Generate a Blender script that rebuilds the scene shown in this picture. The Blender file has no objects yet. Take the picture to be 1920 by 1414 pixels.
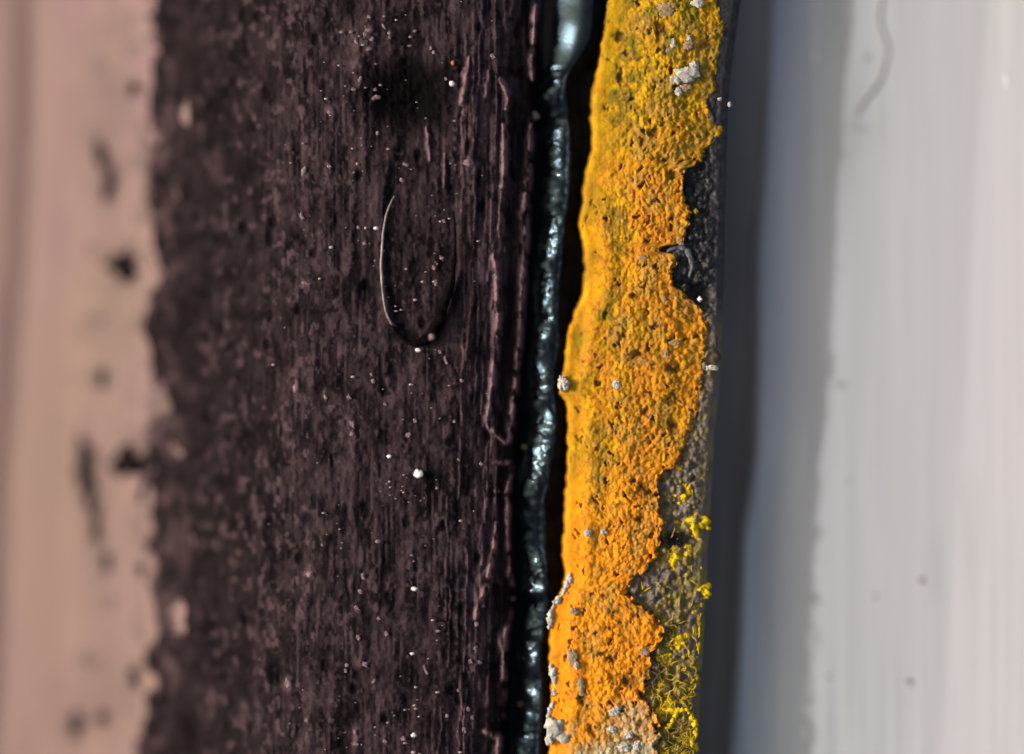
import bpy, bmesh, math, random
import numpy as np

S = 1e-4                      # metres per working unit
DIST = 3500.0                 # camera height above the focus plane, working units
scene = bpy.context.scene
COL = scene.collection
rng = random.Random(7)

# ---------------------------------------------------------------- camera
cam_d = bpy.data.cameras.new('camera'); cam = bpy.data.objects.new('camera', cam_d); COL.objects.link(cam)
cam.location = (0, 0, DIST * S)
cam_d.sensor_width = 36.0
cam_d.lens = 36.0 * DIST / 1920.0
cam_d.clip_start = 0.01; cam_d.clip_end = 50
cam_d.dof.use_dof = True
cam_d.dof.focus_distance = (DIST + 5) * S
cam_d.dof.aperture_fstop = (cam_d.lens / 1000.0) / (0.225 * DIST * S)
scene.camera = cam

# ---------------------------------------------------------------- daylight
SUN_EL, SUN_AZ = 22.0, 7.0   # sun stands to the left and a little up the picture
tosun = np.array([-math.cos(math.radians(SUN_AZ)) * math.cos(math.radians(SUN_EL)),
                  math.sin(math.radians(SUN_AZ)) * math.cos(math.radians(SUN_EL)),
                  math.sin(math.radians(SUN_EL))])
world = bpy.data.worlds.new('World'); scene.world = world; world.use_nodes = True
wn = world.node_tree
sky = wn.nodes.new('ShaderNodeTexSky'); sky.sky_type = 'NISHITA'; sky.sun_disc = False
sky.sun_elevation = math.radians(SUN_EL); sky.sun_rotation = math.atan2(tosun[0], tosun[1])
sky.air_density = 1.0; sky.dust_density = 8.0; sky.ozone_density = 0.3
wn.links.new(sky.outputs[0], wn.nodes['Background'].inputs[0]); wn.nodes['Background'].inputs[1].default_value = 0.15
sun_d = bpy.data.lights.new('sun', 'SUN'); sun = bpy.data.objects.new('sun', sun_d); COL.objects.link(sun)
sun_d.energy = 2.85; sun_d.angle = math.radians(0.5); sun_d.color = (1.0, 0.94, 0.97)
from mathutils import Vector
sun.rotation_euler = Vector(tosun).to_track_quat('Z', 'Y').to_euler()
scene.view_settings.view_transform = 'Standard'; scene.view_settings.look = 'None'
scene.view_settings.exposure = 0.1; scene.view_settings.gamma = 1.0

# ---------------------------------------------------------------- helpers
def P(u, v, z):
    """picture point (u right, v down) at height z -> place in metres"""
    k = (DIST - z) / DIST * S
    return np.stack(np.broadcast_arrays((np.asarray(u, float) - 960) * k, -(np.asarray(v, float) - 707) * k,
                                        np.asarray(z, float) * S), -1)

def lin(c):
    c = c / 255.0
    return c / 12.92 if c <= 0.04045 else ((c + 0.055) / 1.055) ** 2.4
LIGHT = 0.95
def C(r, g, b, k=LIGHT):
    return tuple(min(0.92, lin(x) / k) for x in (r, g, b)) + (1.0,)

def sm(x, a, b):
    t = np.clip((x - a) / (b - a), 0, 1); return t * t * (3 - 2 * t)

def _h(ix, iy, seed):
    n = (ix.astype(np.int64) * 374761393 + iy.astype(np.int64) * 668265263 + seed * 974634777) & 0xffffffff
    n = ((n ^ (n >> 13)) * 1274126177) & 0xffffffff
    n = ((n ^ (n >> 16)) * 2246822519) & 0xffffffff
    return ((n ^ (n >> 15)) & 0xffffff) / float(0xffffff)

def vn(x, y, seed=0):
    ix = np.floor(x); iy = np.floor(y); fx = x - ix; fy = y - iy
    fx = fx * fx * (3 - 2 * fx); fy = fy * fy * (3 - 2 * fy)
    a = _h(ix, iy, seed); b = _h(ix + 1, iy, seed); c = _h(ix, iy + 1, seed); d = _h(ix + 1, iy + 1, seed)
    return (a * (1 - fx) + b * fx) * (1 - fy) + (c * (1 - fx) + d * fx) * fy

def fbm(x, y, seed=0, o=4):
    s = 0; a = 0.5; t = 0
    for i in range(o):
        s = s + a * vn(x, y, seed + i * 17); t += a
        x = x * 2.03 + 11.3; y = y * 2.03 + 5.7; a *= 0.5
    return s / t

def worley(x, y, seed=0):
    ix = np.floor(x); iy = np.floor(y)
    f1 = np.full(np.shape(x), 9.0); idv = np.zeros(np.shape(x))
    for dx in (-1, 0, 1):
        for dy in (-1, 0, 1):
            cx = ix + dx; cy = iy + dy
            px = cx + 0.1 + 0.8 * _h(cx, cy, seed); py = cy + 0.1 + 0.8 * _h(cx, cy, seed + 91)
            d = np.hypot(x - px, y - py)
            r = _h(cx, cy, seed + 53)
            m = d < f1
            f1 = np.where(m, d, f1); idv = np.where(m, r, idv)
    return f1, idv

def curve(pts):
    a = np.array(pts, float)
    return lambda v: np.interp(v, a[:, 0], a[:, 1])

def smoothpath(pts, step=3.0):
    """Catmull-Rom through (u,v[,r]) points, resampled"""
    p = np.array(pts, float)
    if len(p) < 3:
        n = max(2, int(np.hypot(*(p[-1] - p[0])[:2]) / step)); t = np.linspace(0, 1, n)[:, None]
        return p[0] * (1 - t) + p[-1] * t
    q = np.vstack([2 * p[0] - p[1], p, 2 * p[-1] - p[-2]]); out = []
    for i in range(1, len(q) - 2):
        n = max(2, int(np.hypot(*(q[i + 1] - q[i])[:2]) / step))
        for t in np.linspace(0, 1, n, endpoint=False):
            out.append(0.5 * (2 * q[i] + (q[i + 1] - q[i - 1]) * t + (2 * q[i - 1] - 5 * q[i] + 4 * q[i + 1] - q[i + 2]) * t * t
                              + (3 * q[i] - q[i - 1] - 3 * q[i + 1] + q[i + 2]) * t ** 3))
    out.append(p[-1]); return np.array(out)

def mesh_np(name, V, F, attrs=None, smooth=True):
    me = bpy.data.meshes.new(name)
    V = np.asarray(V, np.float32); F = np.asarray(F, np.int32); k = F.shape[1]
    me.vertices.add(len(V)); me.vertices.foreach_set('co', V.ravel())
    me.loops.add(F.size); me.loops.foreach_set('vertex_index', F.ravel())
    me.polygons.add(len(F)); me.polygons.foreach_set('loop_start', np.arange(0, F.size, k, dtype=np.int32))
    me.polygons.foreach_set('loop_total', np.full(len(F), k, np.int32))
    me.polygons.foreach_set('use_smooth', np.full(len(F), smooth))
    for n, a in (attrs or {}).items():
        at = me.attributes.new(n, 'FLOAT', 'POINT'); at.data.foreach_set('value', np.asarray(a, np.float32).ravel())
    me.update(calc_edges=True); me.validate(); return me

def grid_mesh(name, W, attrs=None, keep=None):
    nv, nu = W.shape[:2]
    i = np.arange(nv * nu).reshape(nv, nu)
    # u grows right, v grows down: this order faces up
    F = np.stack([i[:-1, :-1], i[1:, :-1], i[1:, 1:], i[:-1, 1:]], -1)
    F = F[keep[:-1, :-1]] if keep is not None else F.reshape(-1, 4)
    V = W.reshape(-1, 3)
    if keep is not None:
        used = np.unique(F); re = np.full(len(V), -1); re[used] = np.arange(len(used)); F = re[F]; V = V[used]
        attrs = {k: np.asarray(a).ravel()[used] for k, a in (attrs or {}).items()}
    return V, F.reshape(-1, 4), attrs or {}

def tube_np(path, zf, seed=0, sides=8, rough=0.12, flat=1.0, freq=9.0):
    """path rows (u,v,r); zf(u,v)->height of the axis"""
    p = np.asarray(path, float); n = len(p)
    t = np.gradient(p[:, :2], axis=0); t /= np.maximum(1e-6, np.hypot(t[:, 0], t[:, 1]))[:, None]
    nx, ny = -t[:, 1], t[:, 0]
    ang = np.linspace(0, 2 * math.pi, sides, endpoint=False)
    z0 = zf(p[:, 0], p[:, 1]) * np.ones(n)
    s = np.arange(n)[:, None] * np.hypot(*(p[1] - p[0])[:2])
    rr = p[:, 2:3] * (1 + rough * 2 * (vn(s / freq + 0 * ang, ang * 1.6 + seed * 3.1 + 0 * s, seed) - 0.5))
    cap = np.ones(n); cap[0] = cap[-1] = 0.15
    if n > 4: cap[1] = cap[-2] = 0.75
    rr = rr * cap[:, None]
    U = p[:, 0:1] + nx[:, None] * rr * np.cos(ang); Vv = p[:, 1:2] + ny[:, None] * rr * np.cos(ang)
    Z = z0[:, None] + rr * np.sin(ang) * flat
    W = P(U, Vv, Z).reshape(-1, 3)
    i = np.arange(n * sides).reshape(n, sides); j = np.roll(i, -1, 1)
    F = np.stack([i[:-1], j[:-1], j[1:], i[1:]], -1).reshape(-1, 4)
    return W, F

def join_np(parts):
    V = []; F = []; o = 0
    for v, f in parts:
        V.append(v); F.append(f + o); o += len(v)
    return np.vstack(V), np.vstack(F)

_ico = {}
def ico(sub):
    if sub not in _ico:
        bm = bmesh.new(); bmesh.ops.create_icosphere(bm, subdivisions=sub, radius=1.0)
        _ico[sub] = (np.array([v.co[:] for v in bm.verts]), np.array([[v.index for v in f.verts] for f in bm.faces])); bm.free()
    return _ico[sub]
def lump_np(sub, ru, rv, rz, seed, rough=0.35, freq=1.7):
    V, F = ico(sub)
    d = 1 + rough * 2 * (fbm(V[:, 0] * freq + seed * 7.3 + V[:, 2], V[:, 1] * freq - V[:, 2] * 1.3 + seed * 3.7, seed, 3) - 0.5)
    return V * d[:, None] * np.array([ru, rv, rz]) * S, F

def chain_np(pts, z, seed, k=.9):
    parts = []
    for i, (a, b, q) in enumerate(smoothpath(pts, 4.5)):
        g = random.Random(seed * 1000 + i); q = q * g.uniform(.5, 1.25)
        V, F = lump_np(2, q, q * g.uniform(.8, 1.5), q * .6, seed + i, k, 2.3)
        parts.append((V + P(a + g.uniform(-2, 2), b + g.uniform(-2, 2), z + g.uniform(-1, 1)), F))
    return join_np(parts)
def link(name, me, mat, parent=None, at=None, rot=0.0, scale=None):
    o = bpy.data.objects.new(name, me); COL.objects.link(o)
    if mat and not me.materials: me.materials.append(mat)
    o.location = at if at is not None else (0, 0, 0)
    o.rotation_euler = (0, 0, rot)
    if scale: o.scale = scale
    if parent:
        o.parent = parent; o.location = Vector(o.location) - Vector(parent.location)
    return o
def solid(name, V, F, mat, parent=None, attrs=None, smooth=True):
    """mesh object whose origin sits at the middle of its own geometry"""
    c = (V.min(0) + V.max(0)) / 2; c[2] = V[:, 2].min()
    me = mesh_np(name, V - c, F, attrs, smooth)
    return link(name, me, mat, parent, c)
def tag(o, label=None, cat=None, group=None, kind=None):
    for k, x in (('label', label), ('category', cat), ('group', group), ('kind', kind)):
        if x: o[k] = x
    return o
def thing(name, at, label, cat, group=None):
    o = bpy.data.objects.new(name, None); COL.objects.link(o); o.location = at; o.empty_display_size = 0.002
    return tag(o, label, cat, group)

# ---------------------------------------------------------------- materials
def mat(name, a, b=None, feat=20.0, stretch=1.0, rough=0.6, rough2=None, layers=(), bump=0.0, bump_feat=4.0, bump_stretch=1.0,
        spec=0.5, tint=None, detail=5.0, lo=0.35, hi=0.65, coat=0.0, rough_attr=None):
    m = bpy.data.materials.new(name); m.use_nodes = True; nt = m.node_tree; N = nt.nodes; L = nt.links
    bs = N['Principled BSDF']
    tc = N.new('ShaderNodeTexCoord'); mp = N.new('ShaderNodeMapping'); L.new(tc.outputs['Object'], mp.inputs[0])
    mp.inputs['Scale'].default_value = (1 / S / feat, 1 / S / feat / stretch, 1 / S / feat)
    nz = N.new('ShaderNodeTexNoise'); nz.inputs['Scale'].default_value = 1.0; nz.inputs['Detail'].default_value = detail
    L.new(mp.outputs[0], nz.inputs['Vector'])
    rp = N.new('ShaderNodeMapRange'); rp.inputs[1].default_value = lo; rp.inputs[2].default_value = hi
    L.new(nz.outputs['Fac'], rp.inputs[0])
    mx = N.new('ShaderNodeMix'); mx.data_type = 'RGBA'
    mx.inputs[6].default_value = a; mx.inputs[7].default_value = b or a
    L.new(rp.outputs[0], mx.inputs[0]); cur = mx.outputs[2]
    for attr, colr in layers:
        at = N.new('ShaderNodeAttribute'); at.attribute_name = attr
        m2 = N.new('ShaderNodeMix'); m2.data_type = 'RGBA'; m2.clamp_factor = True
        L.new(at.outputs['Fac'], m2.inputs[0]); L.new(cur, m2.inputs[6]); m2.inputs[7].default_value = colr; cur = m2.outputs[2]
    L.new(cur, bs.inputs['Base Color'])
    if rough2 is not None:
        r2 = N.new('ShaderNodeMapRange'); r2.inputs[1].default_value = lo; r2.inputs[2].default_value = hi
        r2.inputs[3].default_value = rough; r2.inputs[4].default_value = rough2
        L.new(nz.outputs['Fac'], r2.inputs[0]); L.new(r2.outputs[0], bs.inputs['Roughness'])
    else:
        bs.inputs['Roughness'].default_value = rough
    bs.inputs['Specular IOR Level'].default_value = spec
    if rough_attr:
        at = N.new('ShaderNodeAttribute'); at.attribute_name = rough_attr
        r3 = N.new('ShaderNodeMapRange'); r3.inputs[3].default_value = rough; r3.inputs[4].default_value = 0.7
        r4 = N.new('ShaderNodeMapRange'); r4.inputs[3].default_value = spec; r4.inputs[4].default_value = 0.02
        r4.inputs[1].default_value = 0.3; L.new(at.outputs['Fac'], r4.inputs[0]); L.new(r4.outputs[0], bs.inputs['Specular IOR Level'])
        L.new(at.outputs['Fac'], r3.inputs[0]); L.new(r3.outputs[0], bs.inputs['Roughness'])
    if tint: bs.inputs['Specular Tint'].default_value = tint
    if coat: bs.inputs['Coat Weight'].default_value = coat; bs.inputs['Coat Roughness'].default_value = 0.12
    if bump:
        mp2 = N.new('ShaderNodeMapping'); L.new(tc.outputs['Object'], mp2.inputs[0])
        mp2.inputs['Scale'].default_value = (1 / S / bump_feat, 1 / S / bump_feat / bump_stretch, 1 / S / bump_feat)
        n2 = N.new('ShaderNodeTexNoise'); n2.inputs['Scale'].default_value = 1.0; n2.inputs['Detail'].default_value = 4
        L.new(mp2.outputs[0], n2.inputs['Vector'])
        bp = N.new('ShaderNodeBump'); bp.inputs['Strength'].default_value = 1.0; bp.inputs['Distance'].default_value = bump * S
        L.new(n2.outputs['Fac'], bp.inputs['Height']); L.new(bp.outputs[0], bs.inputs['Normal'])
    return m

M_pale = mat('bare_pink_wood', C(125, 98, 97), C(128, 104, 93), feat=160, stretch=2.2, rough=0.75, detail=2,
             layers=(('stain_shade', C(52, 40, 37)),), bump=1.2, bump_feat=8, bump_stretch=5)
M_coat = mat('dark_brown_coating', C(16, 12, 14), C(32, 25, 28), feat=24, stretch=1.3, rough=0.8, rough2=0.65, spec=0.04,
             layers=(('wear', C(94, 76, 79)), ('dirt_shade', C(7, 5, 6)), ('ridge', C(128, 101, 104))), bump=0.8, bump_feat=5)
M_rib = mat('worn_pink_brown_ridge', C(92, 70, 72), C(126, 99, 100), feat=14, stretch=1.5, rough=0.8, bump=2.0, bump_feat=6, spec=0.2)
M_chip = mat('pale_paint_chip', C(104, 84, 86), C(146, 122, 122), feat=10, rough=0.45, bump=0.6, bump_feat=4)
M_tan = mat('tan_fibre', C(168, 138, 116), C(120, 98, 84), feat=9, rough=0.5)
M_bead = mat('black_lacquer', (0.003, 0.004, 0.006, 1), (0.007, 0.009, 0.011, 1), feat=30, rough=0.085, rough2=0.085, bump=0.15, bump_feat=8, spec=0.25,
             tint=(0.5, 0.82, 1.0, 1), rough_attr='dull')
M_strip = mat('dark_gritty_edge', C(24, 24, 28), C(48, 47, 50), feat=14, rough=0.7, rough2=0.5,
              layers=(('brown', C(104, 92, 80)), ('olive', C(128, 112, 34)), ('pit', C(16, 14, 14))), bump=1.6, bump_feat=5)
M_crust = mat('orange_crust', C(238, 172, 18), C(196, 132, 18), feat=24, rough=0.8, spec=0.12,
              layers=(('yellow', C(222, 174, 14)), ('orange', C(240, 146, 24)), ('olive', C(126, 108, 26)), ('brown', C(196, 126, 32)),
                      ('mute', C(158, 126, 56)), ('bone', C(172, 162, 124)), ('dirt_shade', C(92, 62, 24))), bump=0.8, bump_feat=4)
M_white = mat('chalky_white_flake', C(150, 146, 134), C(196, 192, 180), feat=14, rough=0.8, bump=1.0, bump_feat=5)
M_greyp = mat('grey_flake', C(134, 112, 74), C(152, 134, 106), feat=12, rough=0.8, bump=1.0, bump_feat=5)
M_brown = mat('brown_grit', C(92, 76, 58), C(60, 52, 44), feat=10, rough=0.8, bump=1.2, bump_feat=4)
M_curl = mat('grey_curl', C(104, 106, 106), C(70, 72, 74), feat=10, rough=0.6, bump=1, bump_feat=4)
M_tuft = mat('bright_yellow_lichen', C(226, 188, 10), C(200, 168, 14), feat=12, rough=0.75, spec=0.25, bump=0.8, bump_feat=4)
M_strand = mat('olive_strand', C(96, 84, 34), C(190, 160, 26), feat=34, rough=0.75, spec=0.25)
M_filler = mat('gap_fill', C(160, 146, 136), C(140, 128, 120), feat=60, stretch=6, rough=0.7)
M_panel = mat('white_painted_board', C(179, 183, 183), C(154, 158, 158), feat=22, stretch=26, rough=0.6, detail=3, lo=0.3, hi=0.7,
              layers=(('blush', C(173, 174, 178)),), bump=0.5, bump_feat=9, bump_stretch=25)
M_hair = mat('grey_hair', C(112, 108, 107), C(124, 120, 119), feat=20, rough=0.5)
M_spot = mat('grey_speck', C(140, 138, 138), C(120, 116, 116), feat=8, rough=0.6)
M_black = mat('black_fibre', (0.003, 0.002, 0.002, 1), (0.006, 0.005, 0.005, 1), feat=20, rough=0.7, spec=0.01)
M_fibre = mat('grey_fibre', C(140, 126, 122), C(96, 86, 85), feat=14, rough=0.35)
M_glint = mat('pale_glint', C(92, 78, 78), C(180, 162, 158), feat=8, rough=0.35)
M_grain = mat('white_grain', C(226, 226, 224), C(238, 238, 236), feat=10, rough=0.35)
M_orange = mat('orange_grain', C(186, 112, 40), C(150, 84, 30), feat=8, rough=0.6)
M_drop = mat('clear_droplet', C(228, 228, 230), rough=0.06, feat=10, coat=1.0)
M_base = mat('backing', C(30, 28, 28), C(40, 36, 36), feat=80, rough=0.8)

# ---------------------------------------------------------------- section of the whole thing
def zbase(u):
    l = np.maximum(0, 700 - u); r = np.maximum(0, u - 880)
    return -290 * (1 - np.exp(-(l / 480.0) ** 2.3)) - 32 * np.minimum(r / 120.0, 1.15) ** 2
E_coat = curve([(-200, 1016), (0, 1014), (240, 1003), (500, 992), (700, 977), (900, 966), (1100, 966), (1200, 956), (1414, 942), (1700, 920)])
def zb2(u, v):
    q = np.maximum(0, np.asarray(u, float) - (E_coat(v) - 130))
    return -290 * (1 - np.exp(-(np.maximum(0, 700 - np.asarray(u, float)) / 480.0) ** 2.3)) - 30 * np.minimum(q / 120.0, 1.2) ** 1.3
D_left = curve([(-200, 265), (0, 262), (40, 268), (70, 285), (110, 292), (140, 282), (200, 282), (260, 285), (330, 272), (370, 275), (420, 285),
                (470, 288), (510, 285), (540, 262), (580, 255), (630, 252), (660, 270), (700, 285), (740, 292), (760, 295), (790, 280), (830, 262),
                (850, 254), (870, 250), (890, 256), (910, 262), (940, 282), (970, 286), (1030, 280), (1100, 270), (1160, 280), (1230, 285),
                (1290, 285), (1320, 270), (1350, 245), (1400, 235), (1414, 225), (1700, 240)])
H_bead = curve([(-200, 1066), (0, 1065), (60, 1061), (110, 1052), (150, 1034), (190, 1030), (240, 1043), (330, 1041), (390, 1037), (470, 1029),
                (540, 1022), (600, 1023), (650, 1021), (700, 1014), (760, 1014), (800, 1017), (850, 1009), (900, 1000), (940, 993), (1000, 992),
                (1040, 996), (1075, 1003), (1110, 1001), (1200, 990), (1230, 991), (1300, 989), (1414, 984), (1700, 970)])
L_crust = curve([(-200, 1150), (0, 1138), (50, 1130), (80, 1125), (120, 1120), (150, 1115), (190, 1110), (230, 1107), (280, 1111), (310, 1102),
                 (354, 1091), (380, 1091), (420, 1085), (435, 1086), (450, 1094), (500, 1097), (550, 1094), (580, 1080), (610, 1068), (650, 1062),
                 (690, 1056), (720, 1049), (738, 1048), (752, 1062), (800, 1064), (900, 1063), (940, 1058), (1000, 1057), (1050, 1056), (1070, 1060),
                 (1100, 1056), (1130, 1038), (1160, 1033), (1200, 1030), (1240, 1029), (1280, 1034), (1320, 1031), (1360, 1027), (1414, 1030), (1700, 1015)])
R_crust = curve([(-200, 1350), (0, 1345), (30, 1352), (50, 1360), (70, 1355), (110, 1348), (150, 1340), (170, 1345), (180, 1330), (220, 1333),
                 (230, 1345), (245, 1356), (265, 1345), (280, 1325), (300, 1320), (318, 1286), (350, 1280), (380, 1285), (395, 1296), (415, 1293),
                 (440, 1285), (455, 1278), (463, 1245), (472, 1243), (478, 1270), (492, 1274), (505, 1262), (520, 1262), (536, 1262), (545, 1282),
                 (560, 1292), (575, 1310), (590, 1326), (620, 1326), (680, 1320), (730, 1315), (770, 1308), (800, 1300), (830, 1288), (850, 1280),
                 (870, 1272), (890, 1246), (910, 1230), (950, 1238), (980, 1250), (1000, 1240), (1030, 1236), (1050, 1230), (1075, 1206), (1090, 1186),
                 (1110, 1175), (1130, 1196), (1145, 1220), (1165, 1236), (1185, 1245), (1210, 1236), (1225, 1216), (1250, 1222), (1290, 1215),
                 (1310, 1206), (1330, 1225), (1360, 1238), (1414, 1234), (1700, 1220)])
R_strip = curve([(-200, 1395), (0, 1389), (100, 1375), (180, 1366), (300, 1362), (500, 1358), (700, 1352), (800, 1341), (900, 1335), (1000, 1329),
                 (1100, 1325), (1200, 1319), (1300, 1312), (1414, 1308), (1700, 1295)])
G_panel = curve([(-200, 1448), (0, 1444), (150, 1440), (300, 1434), (470, 1421), (700, 1420), (850, 1417), (1000, 1395), (1100, 1390), (1200, 1385),
                 (1414, 1371), (1700, 1355)])
Z_TOP, Z_PANEL, V0, V1 = -18.0, -116.0, -220, 1640

# ---------------------------------------------------------------- base board under everything
V = np.array([(-0.16, -0.13, -0.062), (0.20, -0.13, -0.062), (0.20, 0.13, -0.062), (-0.16, 0.13, -0.062),
              (-0.16, -0.13, -0.066), (0.20, -0.13, -0.066), (0.20, 0.13, -0.066), (-0.16, 0.13, -0.066)])
F = np.array([(0, 1, 2, 3), (7, 6, 5, 4), (0, 4, 5, 1), (1, 5, 6, 2), (2, 6, 7, 3), (3, 7, 4, 0)])
tag(solid('backing_board', V, F, M_base, smooth=False), 'dark backing board beneath the pale wood, black bead, crusted edge and white board', 'board', kind='structure')

# ---------------------------------------------------------------- pale wood at the left
u = np.arange(-700, 470, 4.0); v = np.arange(V0, V1, 5.0); U, VV = np.meshgrid(u, v)
gro = curve([(-300, 66), (0, 60), (300, 54), (500, 44), (700, 30), (900, 14), (1200, 2), (1700, -20)])(VV)
Z = zbase(U) - 7 - 9 * np.exp(-((U - gro) / 22.0) ** 2) - 10 * np.exp(-((U - gro + 230) / 30.0) ** 2)
Z += 5 * (fbm(U / 40, VV / 400, 3) - 0.5) + 3 * (fbm(U / 25, VV / 60, 9) - 0.5)
ST = [(198, 250, 20, 190, .3), (205, 560, 22, 200, .26), (176, 980, 20, 200, .3), (215, 1290, 24, 140, .28), (258, 420, 14, 120, .2), (262, 1050, 14, 140, .2),
      (215, 180, 45, 60, .28), (200, 320, 40, 70, .3), (180, 900, 36, 80, .35), (232, 515, 40, 42, .4), (190, 1060, 34, 70, .28), (180, 1310, 50, 50, .25), (250, 700, 24, 60, .2), (240, 980, 26, 70, .2),
      (192, 60, 30, 30, .25), (225, 55, 20, 40, .2), (188, 125, 14, 22, .55), (198, 165, 10, 24, .5), (240, 165, 40, 9, .3), (172, 250, 16, 24, .5),
      (184, 285, 14, 26, .75), (202, 330, 15, 30, .7), (206, 372, 12, 18, .6), (222, 330, 14, 14, .5), (180, 470, 14, 12, .5), (240, 462, 14, 14, .6),
      (186, 598, 24, 15, .55), (165, 625, 20, 16, .35), (208, 622, 18, 12, .3), (188, 708, 12, 20, .75), (160, 712, 24, 12, .25), (240, 640, 18, 10, .3),
      (212, 790, 6, 40, .3), (172, 945, 8, 40, .7), (185, 1010, 10, 34, .7), (196, 1062, 12, 22, .6), (204, 1130, 16, 18, .5), (168, 1238, 20, 20, .55),
      (248, 1268, 12, 26, .6), (238, 1300, 10, 16, .5), (140, 1362, 16, 26, .7), (192, 1346, 14, 16, .7), (240, 1330, 20, 10, .4), (210, 1180, 30, 12, .2)]
st = np.zeros_like(Z)
wu = U + 16 * (fbm(U / 22, VV / 22, 41) - .5); wv = VV + 16 * (fbm(U / 22, VV / 22, 42) - .5)
for a, b, ra, rb, s in ST:
    st = np.maximum(st, min(1, s * 1.25) * np.exp(-(((wu - a) / ra / 1.15) ** 2 + ((wv - b) / rb / 1.15) ** 2)))
st = np.maximum(st, 0.35 * sm(fbm(U / 26, VV / 90, 77), .6, .75) * sm(U, 90, 200))
st = np.maximum(st, .6 * sm(fbm(U / 20, VV / 34, 183), .48, .64) * sm(U, 190, 285))
st = np.maximum(st, 0.30 * np.exp(-((U - gro) / 26.0) ** 2))  # the groove's shaded band is painted in here too
V, F, A = grid_mesh('pale_board', P(U, VV, Z), {'stain_shade': st})
tag(solid('pale_board', V, F, M_pale, attrs=A), 'blurred pinkish tan bare wood board with grey brown stains at the left edge', 'board')

# worn ridges that run beside the black bead
RIBS = [[(1012, -200, 6), (1011, -60, 6), (1010, 0, 6), (1004, 30, 7), (1001, 62, 6), (1000, 80, 4)],
        [(999, 95, 5), (997, 130, 6), (998, 150, 3)],
        [(998, 236, 5), (996, 262, 8), (993, 300, 7), (992, 330, 9), (988, 370, 9), (984, 400, 11), (988, 440, 9), (987, 470, 8), (984, 505, 10),
         (980, 560, 8), (978, 600, 8), (975, 650, 7), (970, 690, 5)],
        [(970, 705, 5), (966, 730, 7), (961, 760, 6), (958, 790, 8), (957, 815, 8), (950, 828, 5), (938, 822, 4), (926, 812, 6), (914, 790, 7), (918, 750, 6), (924, 690, 7), (930, 640, 8), (934, 590, 8)],
        [(928, 868, 5), (945, 868, 4), (960, 870, 5), (963, 885, 6), (958, 898, 4)], [(955, 905, 5), (954, 918, 5), (944, 925, 4), (930, 920, 4)],
        [(950, 935, 4), (953, 960, 5), (951, 1000, 4), (955, 1050, 5), (958, 1085, 6), (964, 1100, 4)],
        [(963, 1145, 6), (958, 1170, 7), (948, 1185, 6), (945, 1205, 8), (948, 1230, 6), (947, 1245, 5)],
        [(946, 1252, 6), (946, 1272, 6)],
        [(947, 1300, 5), (948, 1318, 6), (956, 1330, 5), (962, 1342, 5), (955, 1350, 4), (945, 1340, 4)],
        [(908, 1372, 5), (925, 1378, 6), (935, 1384, 7), (948, 1378, 5), (960, 1370, 4)], [(936, 1386, 6), (934, 1414, 8), (930, 1500, 7), (925, 1640, 6)],
        [(944, 235, 5), (946, 270, 7), (944, 320, 6), (941, 350, 6)], [(940, 360, 4), (938, 400, 5), (934, 430, 4)],
        [(940, 150, 6), (952, 180, 6), (950, 205, 5)], [(880, 110, 4), (873, 150, 6), (866, 195, 6)], [(918, 132, 3), (914, 160, 5), (910, 180, 4)],
        [(925, 480, 6), (930, 520, 7), (932, 560, 6)], [(832, 290, 3), (834, 320, 4), (833, 350, 3)], [(801, 240, 4), (803, 270, 5), (806, 300, 4)],
        [(930, 980, 5), (925, 1030, 6), (915, 1080, 7)], [(912, 1100, 6), (898, 1130, 8), (892, 1160, 5)]]
for k in range(40):
    a0 = rng.choice([852, 862, 872, 880, 888, 896, 902, 908, 914, 920, 926, 931, 936, 941]) + rng.uniform(-3, 3); b0 = rng.uniform(-20, 1380); n = rng.randint(4, 9)
    RIBS.append([(a0 - .028 * (b0 + 38 * q) + 14 + rng.uniform(-2.5, 2.5), b0 + 38 * q, rng.uniform(1.6, 3.4)) for q in range(n)])
rh = np.zeros((2, 2))
def ridge_relief(U, VV):
    h = np.zeros_like(U); w = np.zeros_like(U)
    uw = U + 5 * (fbm(U / 9, VV / 16, 121) - .5); vw = VV + 6 * (fbm(U / 10, VV / 12, 122) - .5)
    for k, r in enumerate(RIBS):
        p = smoothpath(r, 4.0)
        m = (U > p[:, 0].min() - 24) & (U < p[:, 0].max() + 24) & (VV > p[:, 1].min() - 24) & (VV < p[:, 1].max() + 24)
        if not m.any(): continue
        uu = uw[m]; vv = vw[m]; best = np.full(uu.shape, 9.0)
        for a, b, q in p:
            best = np.minimum(best, ((uu - a) ** 2 + (vv - b) ** 2) / (q * q * .68))
        g = np.exp(-best * .9) * min(1, p[:, 2].mean() / 6)
        h[m] = np.maximum(h[m], g); w[m] = np.maximum(w[m], g * sm(fbm(uu / 6, vv / 16, 123), .3, .6))
    return h, np.clip(w, 0, 1)

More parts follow.
